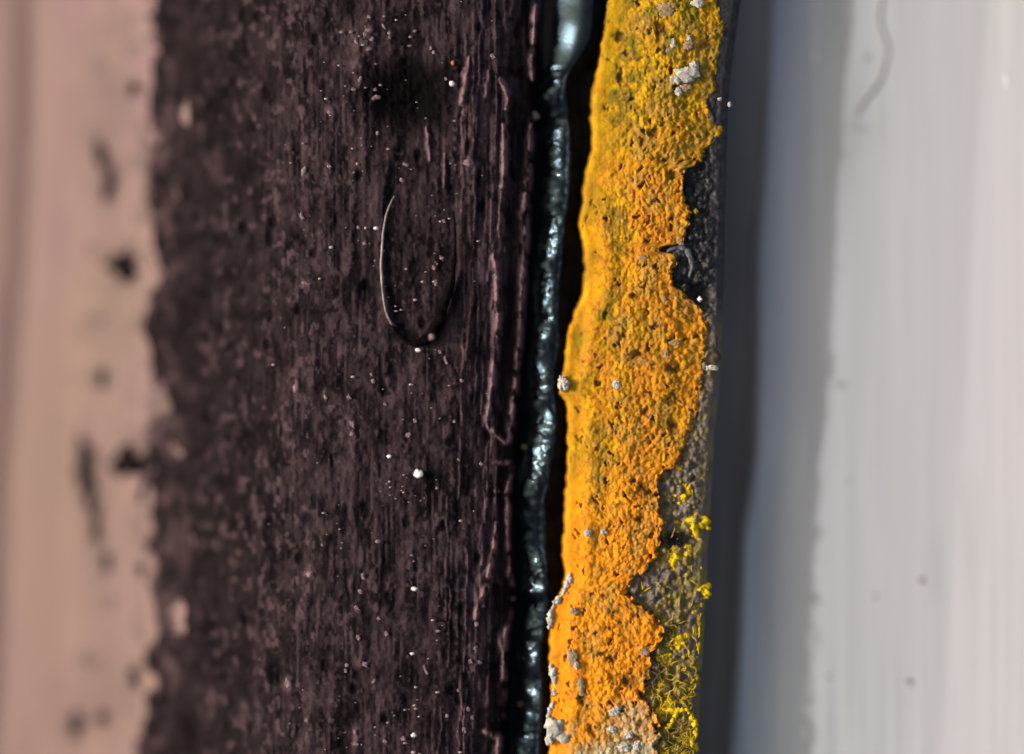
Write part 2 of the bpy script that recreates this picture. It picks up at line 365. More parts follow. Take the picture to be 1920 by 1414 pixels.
# ---------------------------------------------------------------- dark coated board
dark = thing('dark_board', P(650, 707, -40), 'dark purplish brown rough board flaking off the pale wood beside it', 'board')
us = np.linspace(0, 1, 400); v = np.arange(V0, V1, 2.1)
SS, VV = np.meshgrid(us, v)
lo = 205.0; U = lo + SS * (E_coat(VV) - lo)
g1 = fbm(U / 7, VV / 9, 5); g2 = vn(U / 6, VV / 80, 6); g3 = vn(U / 15, VV / 170, 8); lum = fbm(U / 38, VV / 60, 10)
hz = vn(U / 11, VV / 3.2, 12)
right = sm(U, 820, 930)
w1, wid = worley(U / 26, VV / 40, 14)
Z = zb2(U, VV) + 3 * (g1 - .5) + (1.2 + 3 * right) * (g2 - .5) + (1.5 + 5 * right) * (g3 - .5) + 10 * (lum - .5) + 1.0 * (hz - .5)
pit = sm(w1, .42, .1) * (wid > .92)
Z -= 3 * pit
big = np.exp(-(((U - 772) / 80) ** 2 + ((VV - 180) / 62) ** 2) ** 1.5); Z -= 20 * big
oval = (((U - 790) / 72) ** 2 + ((VV - 440) / 210) ** 2)
Z -= 6 * sm(oval, 1.15, .8)
wear = 0.6 * sm(g2 * .3 + g1 * .8 + .25 * (g3 - .5), .64, .84)
wear = np.maximum(wear, right * .45 * sm(fbm(U / 12, VV / 40, 21), .45, .7))
wear = np.maximum(wear, .35 * sm(fbm(U / 18, VV / 24, 23), .54, .74))
WS = [(325, 205, 16, 34, .7), (348, 215, 14, 26, .7), (322, 358, 18, 16, .6), (405, 312, 12, 26, .5), (414, 335, 8, 14, .5), (328, 1150, 14, 36, .9),
      (322, 1130, 12, 22, .8), (350, 1012, 13, 36, .8), (346, 1050, 18, 18, .5), (325, 845, 18, 24, .5), (342, 825, 14, 12, .4), (320, 920, 10, 46, .4),
      (345, 950, 10, 24, .5), (330, 1200, 20, 16, .4), (320, 110, 20, 24, .25), (335, 60, 22, 16, .3), (482, 1180, 7, 30, .7), (496, 1232, 6, 22, .7),
      (540, 1282, 8, 18, .95), (484, 1345, 8, 34, .7), (460, 1330, 10, 14, .5), (575, 1350, 6, 12, .7), (405, 555, 10, 18, .5), (390, 650, 10, 16, .5),
      (460, 570, 8, 12, .65), (500, 600, 6, 20, .6), (492, 515, 7, 18, .4), (555, 728, 7, 16, .95), (612, 750, 7, 18, .8), (622, 765, 8, 10, .8),
      (430, 660, 10, 10, .4), (520, 800, 5, 40, .6), (440, 1060, 10, 8, .5), (435, 640, 8, 14, .4), (565, 405, 9, 16, .7), (572, 330, 8, 22, .7),
      (540, 280, 6, 20, .6), (618, 215, 12, 12, .8), (615, 320, 8, 16, .8), (625, 345, 9, 14, .7), (600, 440, 8, 16, .55), (572, 535, 14, 10, .8),
      (620, 505, 6, 34, .6), (480, 165, 12, 14, .4), (467, 195, 8, 14, .5), (515, 15, 12, 10, .4), (578, 80, 12, 10, .5), (580, 1075, 12, 12, .9),
      (525, 1005, 10, 14, .6), (600, 1040, 8, 16, .6), (662, 812, 10, 26, .9), (655, 790, 14, 14, .6), (660, 845, 6, 40, .6), (690, 60, 12, 30, .8),
      (685, 85, 22, 20, .8), (665, 75, 14, 18, .7), (668, 125, 16, 18, .7), (674, 152, 6, 14, .8), (640, 62, 14, 10, .6), (700, 180, 8, 10, .8),
      (802, 262, 7, 36, .9), (815, 285, 8, 26, .6), (833, 320, 5, 30, .8), (822, 340, 5, 24, .7), (872, 150, 7, 36, .9), (862, 200, 9, 22, .9),
      (912, 155, 5, 24, .85), (945, 165, 8, 34, .6), (892, 60, 8, 40, .7), (905, 45, 6, 30, .7), (925, 70, 18, 30, .5), (880, 305, 16, 10, .9),
      (690, 1100, 6, 40, .7), (672, 1140, 8, 22, .7), (680, 1245, 12, 20, .7), (700, 1275, 8, 26, .6), (668, 1385, 8, 30, .9), (720, 1160, 14, 20, .5),
      (890, 1225, 16, 26, .95), (884, 1255, 18, 14, .9), (876, 1345, 18, 22, .9), (872, 1375, 14, 14, .9), (886, 1110, 22, 30, .6), (905, 1070, 12, 30, .7),
      (735, 1090, 14, 14, .5), (750, 1170, 18, 12, .5), (850, 690, 14, 26, .6), (860, 740, 30, 20, .45), (880, 660, 8, 30, .6), (840, 860, 18, 26, .45),
      (880, 980, 16, 40, .5), (895, 920, 10, 26, .6), (925, 310, 9, 70, .7), (880, 420, 20, 40, .45), (900, 500, 16, 50, .5), (930, 560, 8, 60, .7)]
wu = U + 14 * (fbm(U / 14, VV / 14, 61) - .5); wv = VV + 22 * (fbm(U / 16, VV / 16, 62) - .5)
wsp = np.zeros_like(Z)
for a, b, ra, rb, s in WS:
    m = (abs(U - a) < ra * 3 + 20) & (abs(VV - b) < rb * 3 + 24)
    far = a < 500
    wsp[m] = np.maximum(wsp[m], s * (.9 if far else 1) * np.exp(-((((wu[m] - a) / ra) ** 2 + ((wv[m] - b) / rb / (1.25 if far else 1)) ** 2)) ** (1.0 if far else 1.4)))
wsp *= .35 + .65 * sm(fbm(U / 8, VV / 11, 71), .35, .55) * sm(U, 380, 520) + .65 * (1 - sm(U, 380, 520))
Z += 4 * wsp
wear = np.maximum(wear, .6 * sm(vn(U / 4.5, VV / 55, 141) * .6 + fbm(U / 50, VV / 80, 142) * .5, .56, .78) * (.4 + .9 * fbm(U / 5, VV / 9, 143)))
wear = np.maximum(wear, .5 * sm(fbm(U / 22, VV / 100, 95), .5, .72) * (.35 + .9 * fbm(U / 6, VV / 10, 96))); wear *= .8 - .6 * sm(U, 600, 440); rh, rw = ridge_relief(U, VV); Z += 8 * rh * (.6 + .8 * fbm(U / 8, VV / 12, 124))  # less wear at left, offsetting the sun on that slope
wear = np.maximum(wear, wsp); wear *= 1 - .9 * np.clip(big * 1.4, 0, 1)
wear *= np.where((oval < 1), .7, 1)
dirt_shade = np.clip(.9 * right * (1 - rw) * sm(U, E_coat(VV) - 60, E_coat(VV) - 24) + .35 * sm(U, 640, 430) + pit + big * 1.2 + .6 * sm(fbm(U / 30, VV / 45, 31), .55, .75), 0, 1) * .85  # left half darkened in colour to offset the sun on its slope
edge = 284 + .6 * (D_left(VV) - 284) + 26 * (fbm(U / 30, VV / 45, 51) - .5) + 30 * (fbm(U / 60, VV / 110, 52) - .5)
wear = np.maximum(wear, .85 * sm(fbm(U / 14, VV / 24, 191), .48, .62) * sm(U - edge, 90, 12))
wear = np.maximum(wear, .65 * sm(fbm(U / 9, VV / 17, 192), .58, .72) * sm(U, 640, 560) * sm(U, 330, 400))
holes = np.zeros_like(Z)
for a, b, ra, rb in [(330, 1150, 11, 34), (350, 1012, 9, 30), (346, 212, 10, 24), (325, 845, 10, 14), (318, 360, 9, 8)]:
    holes = np.maximum(holes, ((wu + 18 * (g3 - .5) + 14 * (fbm(U / 20, VV / 20, 161) - .5) - a) / ra) ** 2 + ((wv + 40 * (fbm(U / 24, VV / 24, 162) - .5) - b) / rb) ** 2 < 1)
Z = np.where(U < edge + 8, Z - 5 * sm(edge + 8 - U, 0, 8), Z)
Z -= 30 * sm(E_coat(VV) - U, 9, 0)
V, F, A = grid_mesh('coating', P(U, VV, Z), {'wear': wear, 'dirt_shade': dirt_shade, 'ridge': np.clip(1.15 * rw, 0, 1)}, keep=(U + 75 * (fbm(U / 26, VV / 44, 110) - .5) > edge) & (holes < .5))
solid('coating', V, F, M_coat, dark, A)
def zdark(uu, vv): return zbase(np.asarray(uu, float))

# flakes of coating left standing on the pale wood
for a, b, ra, rb, rot in [(228, 498, 30, 25, .5), (158, 868, 18, 52, 0), (238, 866, 28, 24, .3), (188, 290, 9, 26, -.2), (204, 345, 10, 28, .2), (190, 708, 8, 15, 0),
                          (180, 985, 7, 34, .15), (168, 930, 8, 30, .2), (198, 1052, 8, 18, .1), (142, 1362, 11, 20, .2), (192, 1346, 9, 10, 0), (250, 165, 9, 12, .4), (250, 1270, 7, 20, -.3)]:
    n = 22; t = np.linspace(0, 2 * math.pi, n, endpoint=False)
    r = 1.15 + .9 * (fbm(np.cos(t) * 1.9 + a, np.sin(t) * 1.9 + b, 3, 3) - .5) * 2
    x = np.cos(t) * ra * r; y = np.sin(t) * rb * r
    cr, sr = math.cos(rot), math.sin(rot)
    pu = a + x * cr - y * sr; pv = b + x * sr + y * cr
    z = zbase(pu) - 12; top = zbase(a + (pu - a) * .8) - 2.5
    ring0 = P(pu, pv, z); ring1 = P(a + (pu - a) * .86, b + (pv - b) * .86, top); cen = P(a, b, zbase(a) - 1.5)[None]
    V = np.vstack([ring0, ring1, cen]); i = np.arange(n); j = np.roll(i, -1)
    Fq = np.concatenate([np.stack([i, i + n, j + n], -1), np.stack([i, j + n, j], -1), np.stack([i + n, np.full(n, 2 * n), j + n], -1)])
    solid('paint_flake', V, Fq, M_coat, dark)

# pale chips on the coating
chip_me = []
for k in range(6):
    V, F = lump_np(2, 1, 1, .55, k + 3, rough=.8, freq=2.2); chip_me.append(mesh_np('chip', V, F, smooth=False)); chip_me[-1].materials.append(M_chip)
CH = [(692, 32, 5, 7), (690, 56, 8, 5), (697, 73, 6, 6), (684, 66, 5, 8), (667, 78, 5, 7), (692, 92, 8, 5), (658, 60, 6, 5), (640, 60, 6, 4), (675, 148, 4, 8), (663, 168, 6, 5),
      (703, 168, 5, 4), (708, 182, 8, 5), (700, 185, 5, 5), (808, 90, 4, 5), (813, 98, 5, 5), (836, 148, 4, 4), (849, 158, 5, 5), (720, 50, 3, 8), (730, 70, 4, 6), (778, 58, 5, 3),
      (769, 69, 5, 3), (768, 86, 6, 3), (617, 210, 7, 6), (708, 250, 4, 5), (617, 312, 6, 8), (730, 62, 4, 5), (876, 305, 11, 8), (924, 106, 7, 7), (760, 308, 9, 4), (754, 338, 5, 6),
      (828, 484, 6, 7), (814, 502, 5, 6), (817, 530, 5, 8), (832, 415, 5, 5), (683, 456, 6, 5), (672, 427, 4, 4), (654, 745, 7, 7), (661, 795, 6, 10), (660, 812, 6, 8), (778, 789, 6, 5),
      (696, 702, 4, 5), (700, 715, 5, 5), (722, 758, 5, 5), (766, 815, 8, 6), (759, 843, 5, 4), (825, 660, 5, 5), (835, 675, 4, 12), (866, 714, 5, 4), (902, 870, 6, 6), (852, 790, 4, 4),
      (819, 915, 4, 4), (860, 862, 4, 4), (680, 1080, 5, 9), (676, 1110, 6, 5), (668, 1140, 8, 6), (672, 1195, 5, 8), (650, 1247, 6, 5), (648, 1258, 5, 5), (684, 1245, 9, 7), (702, 1278, 6, 8),
      (710, 1160, 6, 6), (725, 1188, 5, 6), (665, 1372, 4, 6), (668, 1395, 7, 7), (890, 1215, 8, 6), (898, 1242, 8, 6), (882, 1240, 7, 6), (905, 1135, 7, 6), (893, 1170, 6, 6), (870, 1370, 7, 8),
      (885, 1345, 6, 6), (878, 1330, 6, 6), (722, 1390, 6, 8), (757, 1385, 7, 6), (838, 1342, 5, 5), (859, 1295, 4, 4), (797, 1255, 4, 14), (555, 728, 7, 11), (610, 745, 5, 10), (540, 1280, 7, 13),
      (580, 1076, 9, 8), (572, 532, 9, 6), (565, 405, 6, 10), (570, 322, 6, 12), (604, 1022, 4, 4), (575, 1350, 5, 5)]
for k, (a, b, ra, rb) in enumerate(CH):
    link('paint_chip', chip_me[k % 6], M_chip, dark, P(a, b, float(zb2(a, b)) + 3), rng.uniform(-.5, .5), (ra * .7, rb * .75, min(ra, rb) * .6))

# fine dust grains set in for specular glints on the coating: past counting
parts = []
V0_, F0_ = ico(1)
for k in range(480):
    a = rng.gauss(735, 110); b = rng.uniform(-40, 1460)
    if a < 480 or a > 930 or rng.random() > sm(fbm(np.array(a / 45.0), np.array(b / 70.0), 131), .38, .7): continue
    big_ = rng.random() ** 4
    r = 1.0 + 2.6 * big_
    w = np.array([r * rng.uniform(1.2, 2.4), r * rng.uniform(.7, 1.1), r * .8]) * S
    parts.append((V0_ * w + P(a, b, float(zbase(a)) + 4.5), F0_))
V, F = join_np(parts)
tag(solid('dust_glints', V, F, M_glint), 'tiny pale dust specks standing in for glints over the dark brown board', 'dust', kind='stuff')

# ---------------------------------------------------------------- loose bits on the dark board
hz_ = thing('curled_fibre', P(780, 520, 2), 'thin curled U shaped fibre with thick black end lying on the dark board', 'fibre')
p = smoothpath([(740, 366, 1.4), (728, 392, 1.9), (720, 425, 2), (716, 470, 2.3), (715, 505, 2.4), (718, 550, 2.4), (724, 585, 2.4), (735, 610, 2.6)], 2.5)
V, F = tube_np(p, lambda a, b: 6 + 0 * a, 3, rough=.25); solid('thin_strand', V, F, M_fibre, hz_)
p = smoothpath([(735, 610, 3), (748, 628, 3.5), (762, 640, 4), (778, 644, 6), (797, 638, 9), (812, 622, 11), (824, 598, 11), (833, 570, 10), (840, 550, 9), (846, 534, 7), (850, 505, 4), (853, 470, 2.6), (853, 430, 2), (850, 395, 1.6)], 2.5)
V, F = tube_np(p, lambda a, b: 7 + 0 * a, 4, rough=.2, sides=12); solid('thick_end', V, F, M_black, hz_)
def grain(name, a, b, ra, rb, rz, z, m, label, cat, seed=1, group=None, rot=0, sub=3, rough=.35, smooth=True):
    V, F = lump_np(sub, ra * .82, rb * .82, rz * .7, seed, max(rough, .55), 2.0)
    me = mesh_np(name, V, F, smooth=smooth)
    return tag(link(name, me, m, None, P(a, b, z), rot), label, cat, group)
grain('white_grain', 785, 888, 10.5, 11, 8, 8, M_grain, 'bright white angular grain on the dark board below the curled fibre', 'grain', 4, smooth=False, sub=2)
grain('fibre_glint', 809, 632, 7, 7, 6, 18, M_chip, 'small pinkish lump standing in for the glint on the bend of the thick black fibre end', 'bead', 5)  # raised lump put in place of a glint on the fibre
grain('pale_bead', 784, 657, 6.5, 4.5, 5, 8, M_grain, 'pale flat bead just under the bottom of the curled fibre', 'bead', 6)
grain('orange_grain', 849, 118, 4, 6, 4, 5, M_orange, 'tiny orange grain on the dark board near its top, left of the black bead', 'grain', 7)
grain('pale_grain', 848, 157, 5.5, 5.5, 5, 8, M_grain, 'round pale grain on the dark board just under the tiny orange grain', 'grain', 8)
grain('pale_grain', 777, 1104, 6, 4.5, 5, 8, M_grain, 'small white grain on the lower dark board, above the bottom centre', 'grain', 9)
grain('pale_grain', 776, 1378, 6, 4.5, 5, 8, M_grain, 'small white grain on the dark board nearest the bottom of the picture', 'grain', 10)
grain('pale_grain', 773, 1226, 4.5, 3, 4, 8, M_grain, 'tiny white grain between the two small white grains low on the dark board', 'grain', 12)
grain('pale_grain', 730, 856, 5, 4, 4, 8, M_grain, 'tiny white grain left of and above the bright white angular grain', 'grain', 13)
grain('pale_grain', 705, 428, 5, 3.5, 4, 8, M_grain, 'tiny white grain just left of the upper curled fibre', 'grain', 14)
p = smoothpath([(976, 212, 5), (990, 212, 7), (1002, 217, 7), (1012, 219, 4)], 2.5)
V, F = tube_np(p, lambda a, b: -48 + 0 * a, 9, rough=.35); tag(solid('tan_fibre', V, F, M_tan), 'short tan fibre lying crosswise against the black glossy bead near the top', 'fibre')

# ---------------------------------------------------------------- glossy black bead in its groove
v = np.arange(V0, V1, 1.6); t = np.linspace(0, 1, 116); T, VV = np.meshgrid(t, v)
ul = E_coat(VV) - 14; ur = L_crust(VV) + 16; U = ul + T * (ur - ul)
hb = np.convolve(np.pad(H_bead(v), 12, 'edge'), np.ones(25) / 25, 'valid')[:, None] + 0 * T
c = hb + 1.5 * (vn(VV / 9, VV * 0, 3) - .5) * sm(VV, 100, 160)
lift = curve([(-200, 0), (0, 0), (130, 0), (150, -8), (185, -5), (205, -18), (240, -4), (330, -9), (360, -4), (700, 0), (780, -5), (800, 0), (930, 0), (960, -10),
              (1000, -14), (1035, -5), (1110, 0), (1130, -18), (1190, -12), (1205, -2), (1250, 0), (1275, -14), (1370, -12), (1385, -4), (1414, -2), (1700, 0)])(VV)
wid_ = .8 + .75 * sm(VV, 150, 60) + .12 * sm(abs(VV - 850), 90, 50)
dg = np.linspace(-120, 120, 961)
sl = np.interp(dg, [-120, -34, -30, -18, -13, 13, 22, 30, 36, 58, 66, 120], [0, 0, 1.5, 1.5, .84, .56, .25, 0, -1.3, -1.3, 0, 0])
prof = np.cumsum(sl) * (dg[1] - dg[0]); prof -= prof.max()
x = (U - c) / wid_
on = sm(abs(x), 40, 24)
nsm = 1 - .95 * sm(VV, 150, 110)
tw = (.5 * (vn(VV / 38, VV * 0 + 3, 171) - .5) + .3 * (vn(VV / 15, VV * 0 + 7, 172) - .5)) * sm(VV, 110, 170)
Z = -28 + np.interp(x, dg, prof) * wid_ + lift * on + tw * (U - c) * on + np.convolve(np.pad(np.interp(v, [-220, 55, 150], [14, 22, 0]), 12, 'edge'), np.ones(25) / 25, 'valid')[:, None]
Z += nsm * (2.8 * (vn(U / 17, VV / 11, 15) - .5) + 1.4 * (vn(U / 7, VV / 7, 16) - .5) + 3.5 * (fbm(U / 24, VV / 26, 17) - .5)) + 4 * (vn(U / 60, VV / 55, 18) - .5)
Z += 20 * sm(U, ur - 10, ur) - 8 * sm(U, ul + 20, ul)
dull = np.maximum(sm(x, 20, 34), sm(-x, 26, 34)); dull = np.maximum(dull, .2 * sm(VV, 150, 90))
V, F, A = grid_mesh('bead', P(U, VV, Z), {'dull': dull})
tag(solid('glossy_bead', V, F, M_bead, attrs=A), 'glossy black lacquer bead with sparkling highlights between dark board and orange crust', 'bead')
BD = [(983, 838, 7, -50), (1075, 518, 9, -70), (996, 128, 7, -46), (961, 1122, 7, -50), (976, 1320, 6, -62), (1018, 463, 6, -56)]
for k, (a, b, r, z) in enumerate(BD):
    lab = ['small dull bead on the black groove beside the ridge, left of the long highlight', 'small grey flat speck on the black lacquer close to the orange crust edge',
           'round pale speck left of the big top highlight on the black bead', 'dull tan speck in the groove at the gap in the lower ridge',
           'bluish speck beside the curled end of the lower ridge', 'small greyish speck touching the widest ridge beside the black bead'][k]
    grain('groove_speck', a, b, r * .8, r * .6, r * .6, z, M_greyp, lab, 'speck', 20 + k)

# ---------------------------------------------------------------- dark gritty edge strip
v = np.arange(V0, V1, 1.9); t = np.concatenate([np.linspace(0, .3, 24), np.linspace(.31, 1, 110)]); T, VV = np.meshgrid(t, v)
ul = L_crust(VV) + 12; ur = R_strip(VV) + 1.2 * (fbm(VV / 14, VV * 0, 19) - .5); U = ul + T * (ur - ul)
gritty = sm(VV, 165, 200) * (.1 + .9 * sm(ur - U, 4, 40))
w1, wid = worley(U / 10, VV / 9, 25); w2, wid2 = worley(U / 21, VV / 19, 26)
Z = Z_TOP + gritty * (4 * (sm(w1, .75, .1) - .4) * (.2 + wid) + 9 * (sm(w2, .7, .1) - .4) * (wid2 > .55) + 14 * (fbm(U / 13, VV / 13, 94) - .5)) + 4 * (fbm(U / 30, VV / 50, 27) - .5)
Z -= 2 * sm(ur - U, 34, 4) * (1 - gritty) + 8 * sm(ur - U, 14, 0)
lower = sm(VV, 520, 640)
brown = np.clip(lower * (.45 + .7 * fbm(U / 18, VV / 18, 28)) + .2 * gritty * (wid > .7), 0, 1)
olive = (.35 * sm(VV, 560, 700) + .55 * sm(VV, 850, 1150)) * sm(fbm(U / 14, VV / 16, 29), .42, .6)
pit = np.clip(gritty * (sm(w1, .5, .8) * (.7 - .4 * lower) + (1 - lower) * .95 * sm(fbm(U / 20, VV / 22, 30), .38, .52)), 0, 1)
Z -= 10 * sm(R_crust(VV) - U, 4, 20)
hole = np.exp(-(((U - 1272) / 36) ** 2 + ((VV - 1012) / 15) ** 2) ** 2); hole = np.maximum(hole, np.exp(-(((U - 1312) / 22) ** 2 + ((VV - 555) / 22) ** 2) ** 2) * .9)
Z -= 14 * hole; pit = np.maximum(pit, hole)
W = P(U, VV, Z)
# the outer wall of the strip drops to the gasket
wall = [W]
for dz, k in ((-40, 1), (-120, 2), (-320, 3)):
    wall.append(P(ur[:, -1:] * 0 + (ur[:, -1:] - 960) * (DIST - Z[:, -1:]) / (DIST - Z[:, -1:] - dz) + 960, VV[:, -1:], Z[:, -1:] + dz))
left = [P((ul[:, :1] - 960) * (DIST - Z_TOP) / (DIST - Z_TOP - dz) + 960, VV[:, :1], Z[:, :1] + dz) for dz in (-200, -60)]
W = np.concatenate(left + wall, 1)
pad = lambda A_: np.concatenate([np.zeros((len(v), 2)), A_, np.zeros((len(v), 3))], 1)
V, F, A = grid_mesh('edge_strip', W, {'brown': pad(brown), 'olive': pad(olive), 'pit': pad(pit)})
tag(solid('edge_strip', V, F, M_strip, attrs=A), 'dark gritty raised edge strip under the orange crust, black along its right side', 'strip')

# ---------------------------------------------------------------- orange crust
crust = thing('orange_lichen', P(1190, 707, Z_TOP), 'long orange yellow granular lichen crust coating the raised dark edge', 'lichen')
v = np.arange(V0, V1, 1.7); t = np.linspace(0, 1, 170); T, VV = np.meshgrid(t, v)
l = L_crust(VV) + 9 * (fbm(VV / 14, VV * 0 + 2, 34) - .5); r = R_crust(VV)
r = r + 9 * (fbm(VV / 7, VV * 0 + 5, 35) - .5) * sm(VV, 130, 220) + 3 * (fbm(VV / 5, VV * 0, 36) - .5)
U = l + T * (r - l)
dl = U - l; dr = r - U
wx = 9 * (fbm(U / 9, VV / 9, 101, 3) - .5); wy = 9 * (fbm(U / 9, VV / 9, 102, 3) - .5)
w1, wid = worley((U + wx) / 12.5, (VV + wy) / 12, 37); w2, wid2 = worley(U / 6.5, VV / 6, 38); w3, wid3 = worley((U + 2.2 * wx) / 24, (VV + 2.2 * wy) / 26, 39)
gran = .3 + .7 * sm(dl + 26 * (fbm(U / 14, VV / 18, 49) - .5), 12, 48)
hgt = 15 + 7 * (fbm(U / 45, VV / 60, 40) - .5) + gran * (3.2 * (sm(w1, .9, .05) - .4) * (.5 + wid) + 5 * (fbm(U / 14, VV / 14, 103) - .5) + 1.4 * (sm(w2, .85, .1) - .4)) + (1 - gran) * 3 * (fbm(U / 12, VV / 14, 43) - .5)
holes = gran * sm(w3, .24, .08) * (wid3 > .76) + gran * .7 * sm(w1, .4, .1) * (wid > .95)
crev = gran * sm(w1, .5, .78)
HO = [(1210, 921, 16, 14), (1258, 640, 7, 8), (1167, 629, 8, 6), (1258, 748, 12, 12), (1240, 55, 12, 12), (1160, 70, 10, 9), (1165, 140, 5, 16), (1328, 85, 16, 9),
      (1200, 975, 9, 6), (1265, 690, 16, 10), (1200, 665, 18, 5), (1210, 772, 8, 8), (1193, 556, 10, 6), (1262, 800, 10, 9), (1188, 1385, 14, 7), (1110, 1370, 8, 9),
      (1225, 250, 9, 7), (1205, 262, 9, 10), (1262, 330, 12, 9), (1247, 300, 10, 7), (1135, 1225, 14, 5), (1090, 1310, 7, 12), (1183, 1282, 16, 12), (1148, 1235, 10, 6)]
for a, b, ra, rb in HO:
    m = (abs(U - a) < ra * 2.5) & (abs(VV - b) < rb * 2.5)
    q = np.exp(-((((U[m] + 1.5 * wx[m] - a) / ra) ** 2 + ((VV[m] + 1.5 * wy[m] - b) / rb) ** 2)) ** 1.5)
    holes[m] = np.maximum(holes[m], q)
holes = np.clip(holes, 0, 1)
dre = dr + (20 + 26 * sm(VV, 840, 900)) * (fbm(U / 10, VV / 10, 36) - .44) * sm(VV, 60, 200) + 8 * (vn(U / 5, VV / 5, 32) - .5)
hgt = hgt * (.4 + .6 * sm(dl, 20, 120)) - 9 * (sm(dr, 90, 10) * np.maximum(sm(VV, 330, 270), .9 * sm(VV, 540, 600) * sm(VV, 900, 800)))
round_ = np.sqrt(sm(dl, -2, 14)) * np.sqrt(sm(dre, -1, 9))
Z = Z_TOP - 3 + hgt * round_ - 6 * holes
Z += 5 * np.exp(-((dl - 45) / 20) ** 2) * sm(VV, 280, 420) - 6 * np.exp(-(((U - 1085) / 20) ** 2 + ((VV - 640) / 60) ** 2))
Z -= 34 * sm(dl, 2.5, 0) + 16 * sm(dre, 0, -4)
n1 = fbm(U / 34, VV / 42, 44); n2 = fbm(U / 16, VV / 18, 45); n3 = fbm(U / 9, VV / 9, 46)
yellow = sm(VV, 430, 150) * .8 * sm(n1, .3, .55) + .25 * sm(n2, .5, .65)
orange = sm(VV, 850, 1020) * (.55 + .5 * n2) + .5 * sm(n2, .56, .7) * gran + .3 * sm(dr, 80, 10) * sm(VV, 300, 500)
olive = .42 * sm(VV, 440, 250) * (.4 + n2) + .8 * sm(n1 * .6 + n2 * .4, .49, .62) * sm(VV, 1000, 700) * sm(dl, 20, 50) + .4 * sm(n3, .52, .7) * gran
olive = np.maximum(olive, .85 * np.exp(-((((U - 1088) / 14) ** 2 + ((VV - 640) / 60) ** 2)) ** 1.2))
for a, b, ra, rb, s in [(1165, 20, 30, 22, .6), (1180, 90, 34, 30, .7), (1195, 210, 42, 22, .8), (1180, 262, 34, 20, .75), (1185, 390, 30, 50, .5), (1072, 880, 10, 34, .8),
                        (1085, 750, 16, 40, .5), (1035, 1225, 8, 20, .7), (1130, 1400, 60, 18, .7), (1140, 830, 60, 60, .3), (1180, 480, 20, 20, .6)]:
    olive = np.maximum(olive, s * np.exp(-(((U - a) / ra) ** 2 + ((VV - b) / rb) ** 2)) * (.5 + .7 * n2))
big_ = fbm(U / 70, VV / 95, 92); olive = np.maximum(olive, .6 * sm(big_, .52, .68) * sm(VV, 1050, 800)) 
yellow *= 1 - .4 * sm(fbm(U / 40, VV / 50, 151), .5, .65)
brown = gran * (.5 * sm(fbm(U / 45, VV / 38, 152), .52, .64) + .35 * sm(dl, 60, 150) * (.5 + .6 * fbm(U / 50, VV / 60, 93)) + .6 * sm(n2, .5, .68) * sm(dl, 50, 110) + .6 * sm(fbm(U / 22, VV / 26, 47), .48, .66)) * sm(VV, 120, 420) * (1 - .35 * sm(VV, 900, 1100))
bone = sm(VV, 1345, 1395) * sm(fbm(U / 30, VV / 22, 48), .38, .56) * .75 + .9 * np.exp(-(((U - 1150) / 60) ** 2 + ((VV - 1408) / 16) ** 2))
bone = np.maximum(bone, .7 * sm(VV, 1300, 1340) * np.exp(-((U - 1185) / 36) ** 2))
mute = .6 * sm(fbm(U / 26, VV / 26, 181), .52, .7) * gran * sm(dl, 20, 60)
dirt_shade = np.clip(.55 * sm(fbm(U / 7, VV / 7, 97), .58, .7) * gran * (.4 + .8 * n1) + .8 * holes + .24 * crev * (.4 + .6 * sm(VV, 100, 400)) * (.4 + sm(dl, 60, 160)), 0, 1)
V, F, A = grid_mesh('crust', P(U, VV, Z), dict(yellow=yellow, orange=orange, olive=olive, brown=brown, bone=bone, dirt_shade=dirt_shade, mute=mute))
solid('crust', V, F, M_crust, crust, A)

# chalky flakes and grey patches in the crust
WF = [(1285, 140, 22, 14, 'w'), (1303, 122, 9, 8, 'w'), (1268, 148, 13, 10, 'w'), (1253, 100, 13, 12, 'g'), (1262, 82, 6, 9, 'w'), (1290, 85, 10, 9, 'g'), (1292, 72, 5, 5, 'w'),
      (1308, 6, 12, 9, 'w'), (1250, 18, 18, 14, 'g'), (1272, 172, 7, 9, 'w'), (1285, 165, 12, 7, 'g'), (1157, 721, 9, 9, 'w'), (1103, 1000, 8, 7, 'w'), (1132, 997, 7, 6, 'w'), (1077, 1147, 9, 8, 'g'),
      (1074, 1233, 10, 15, 'g'), (1080, 1248, 5, 7, 'w'), (1090, 1285, 7, 14, 'g'), (1091, 1300, 6, 6, 'g'), (1151, 1336, 11, 9, 'w'), (1158, 1328, 6, 5, 'w'), (1179, 1377, 10, 8, 'w'),
      (1148, 1368, 10, 6, 'w'), (1170, 1402, 12, 8, 'w'), (1195, 1398, 8, 10, 'w'), (1249, 665, 5, 10, 'g'), (1266, 643, 10, 5, 'g'), (1336, 690, 13, 5, 'w'), (1245, 560, 5, 8, 'g'),
      (1205, 485, 8, 7, 'g'), (1148, 1395, 9, 5, 'g'), (1207, 1220, 12, 10, 'g'), (1276, 455, 7, 5, 'g'), (1060, 722, 8, 11, 'w'), (1350, 186, 4, 3, 'w'), (1368, 196, 4, 5, 'w')]
for k, (a, b, ra, rb, c_) in enumerate(WF):
    V, F = lump_np(4, ra * .95, rb * .95, 3, 40 + k, .6, 3.2)
    if c_ == 'g': V = V * np.array([1, 1, .6])
    link('white_flake' if c_ == 'w' else 'grey_patch', mesh_np('flake', V, F), M_white if c_ == 'w' else M_greyp, crust, P(a, b, Z_TOP + (12.5 if c_ == 'w' else 11.5)))
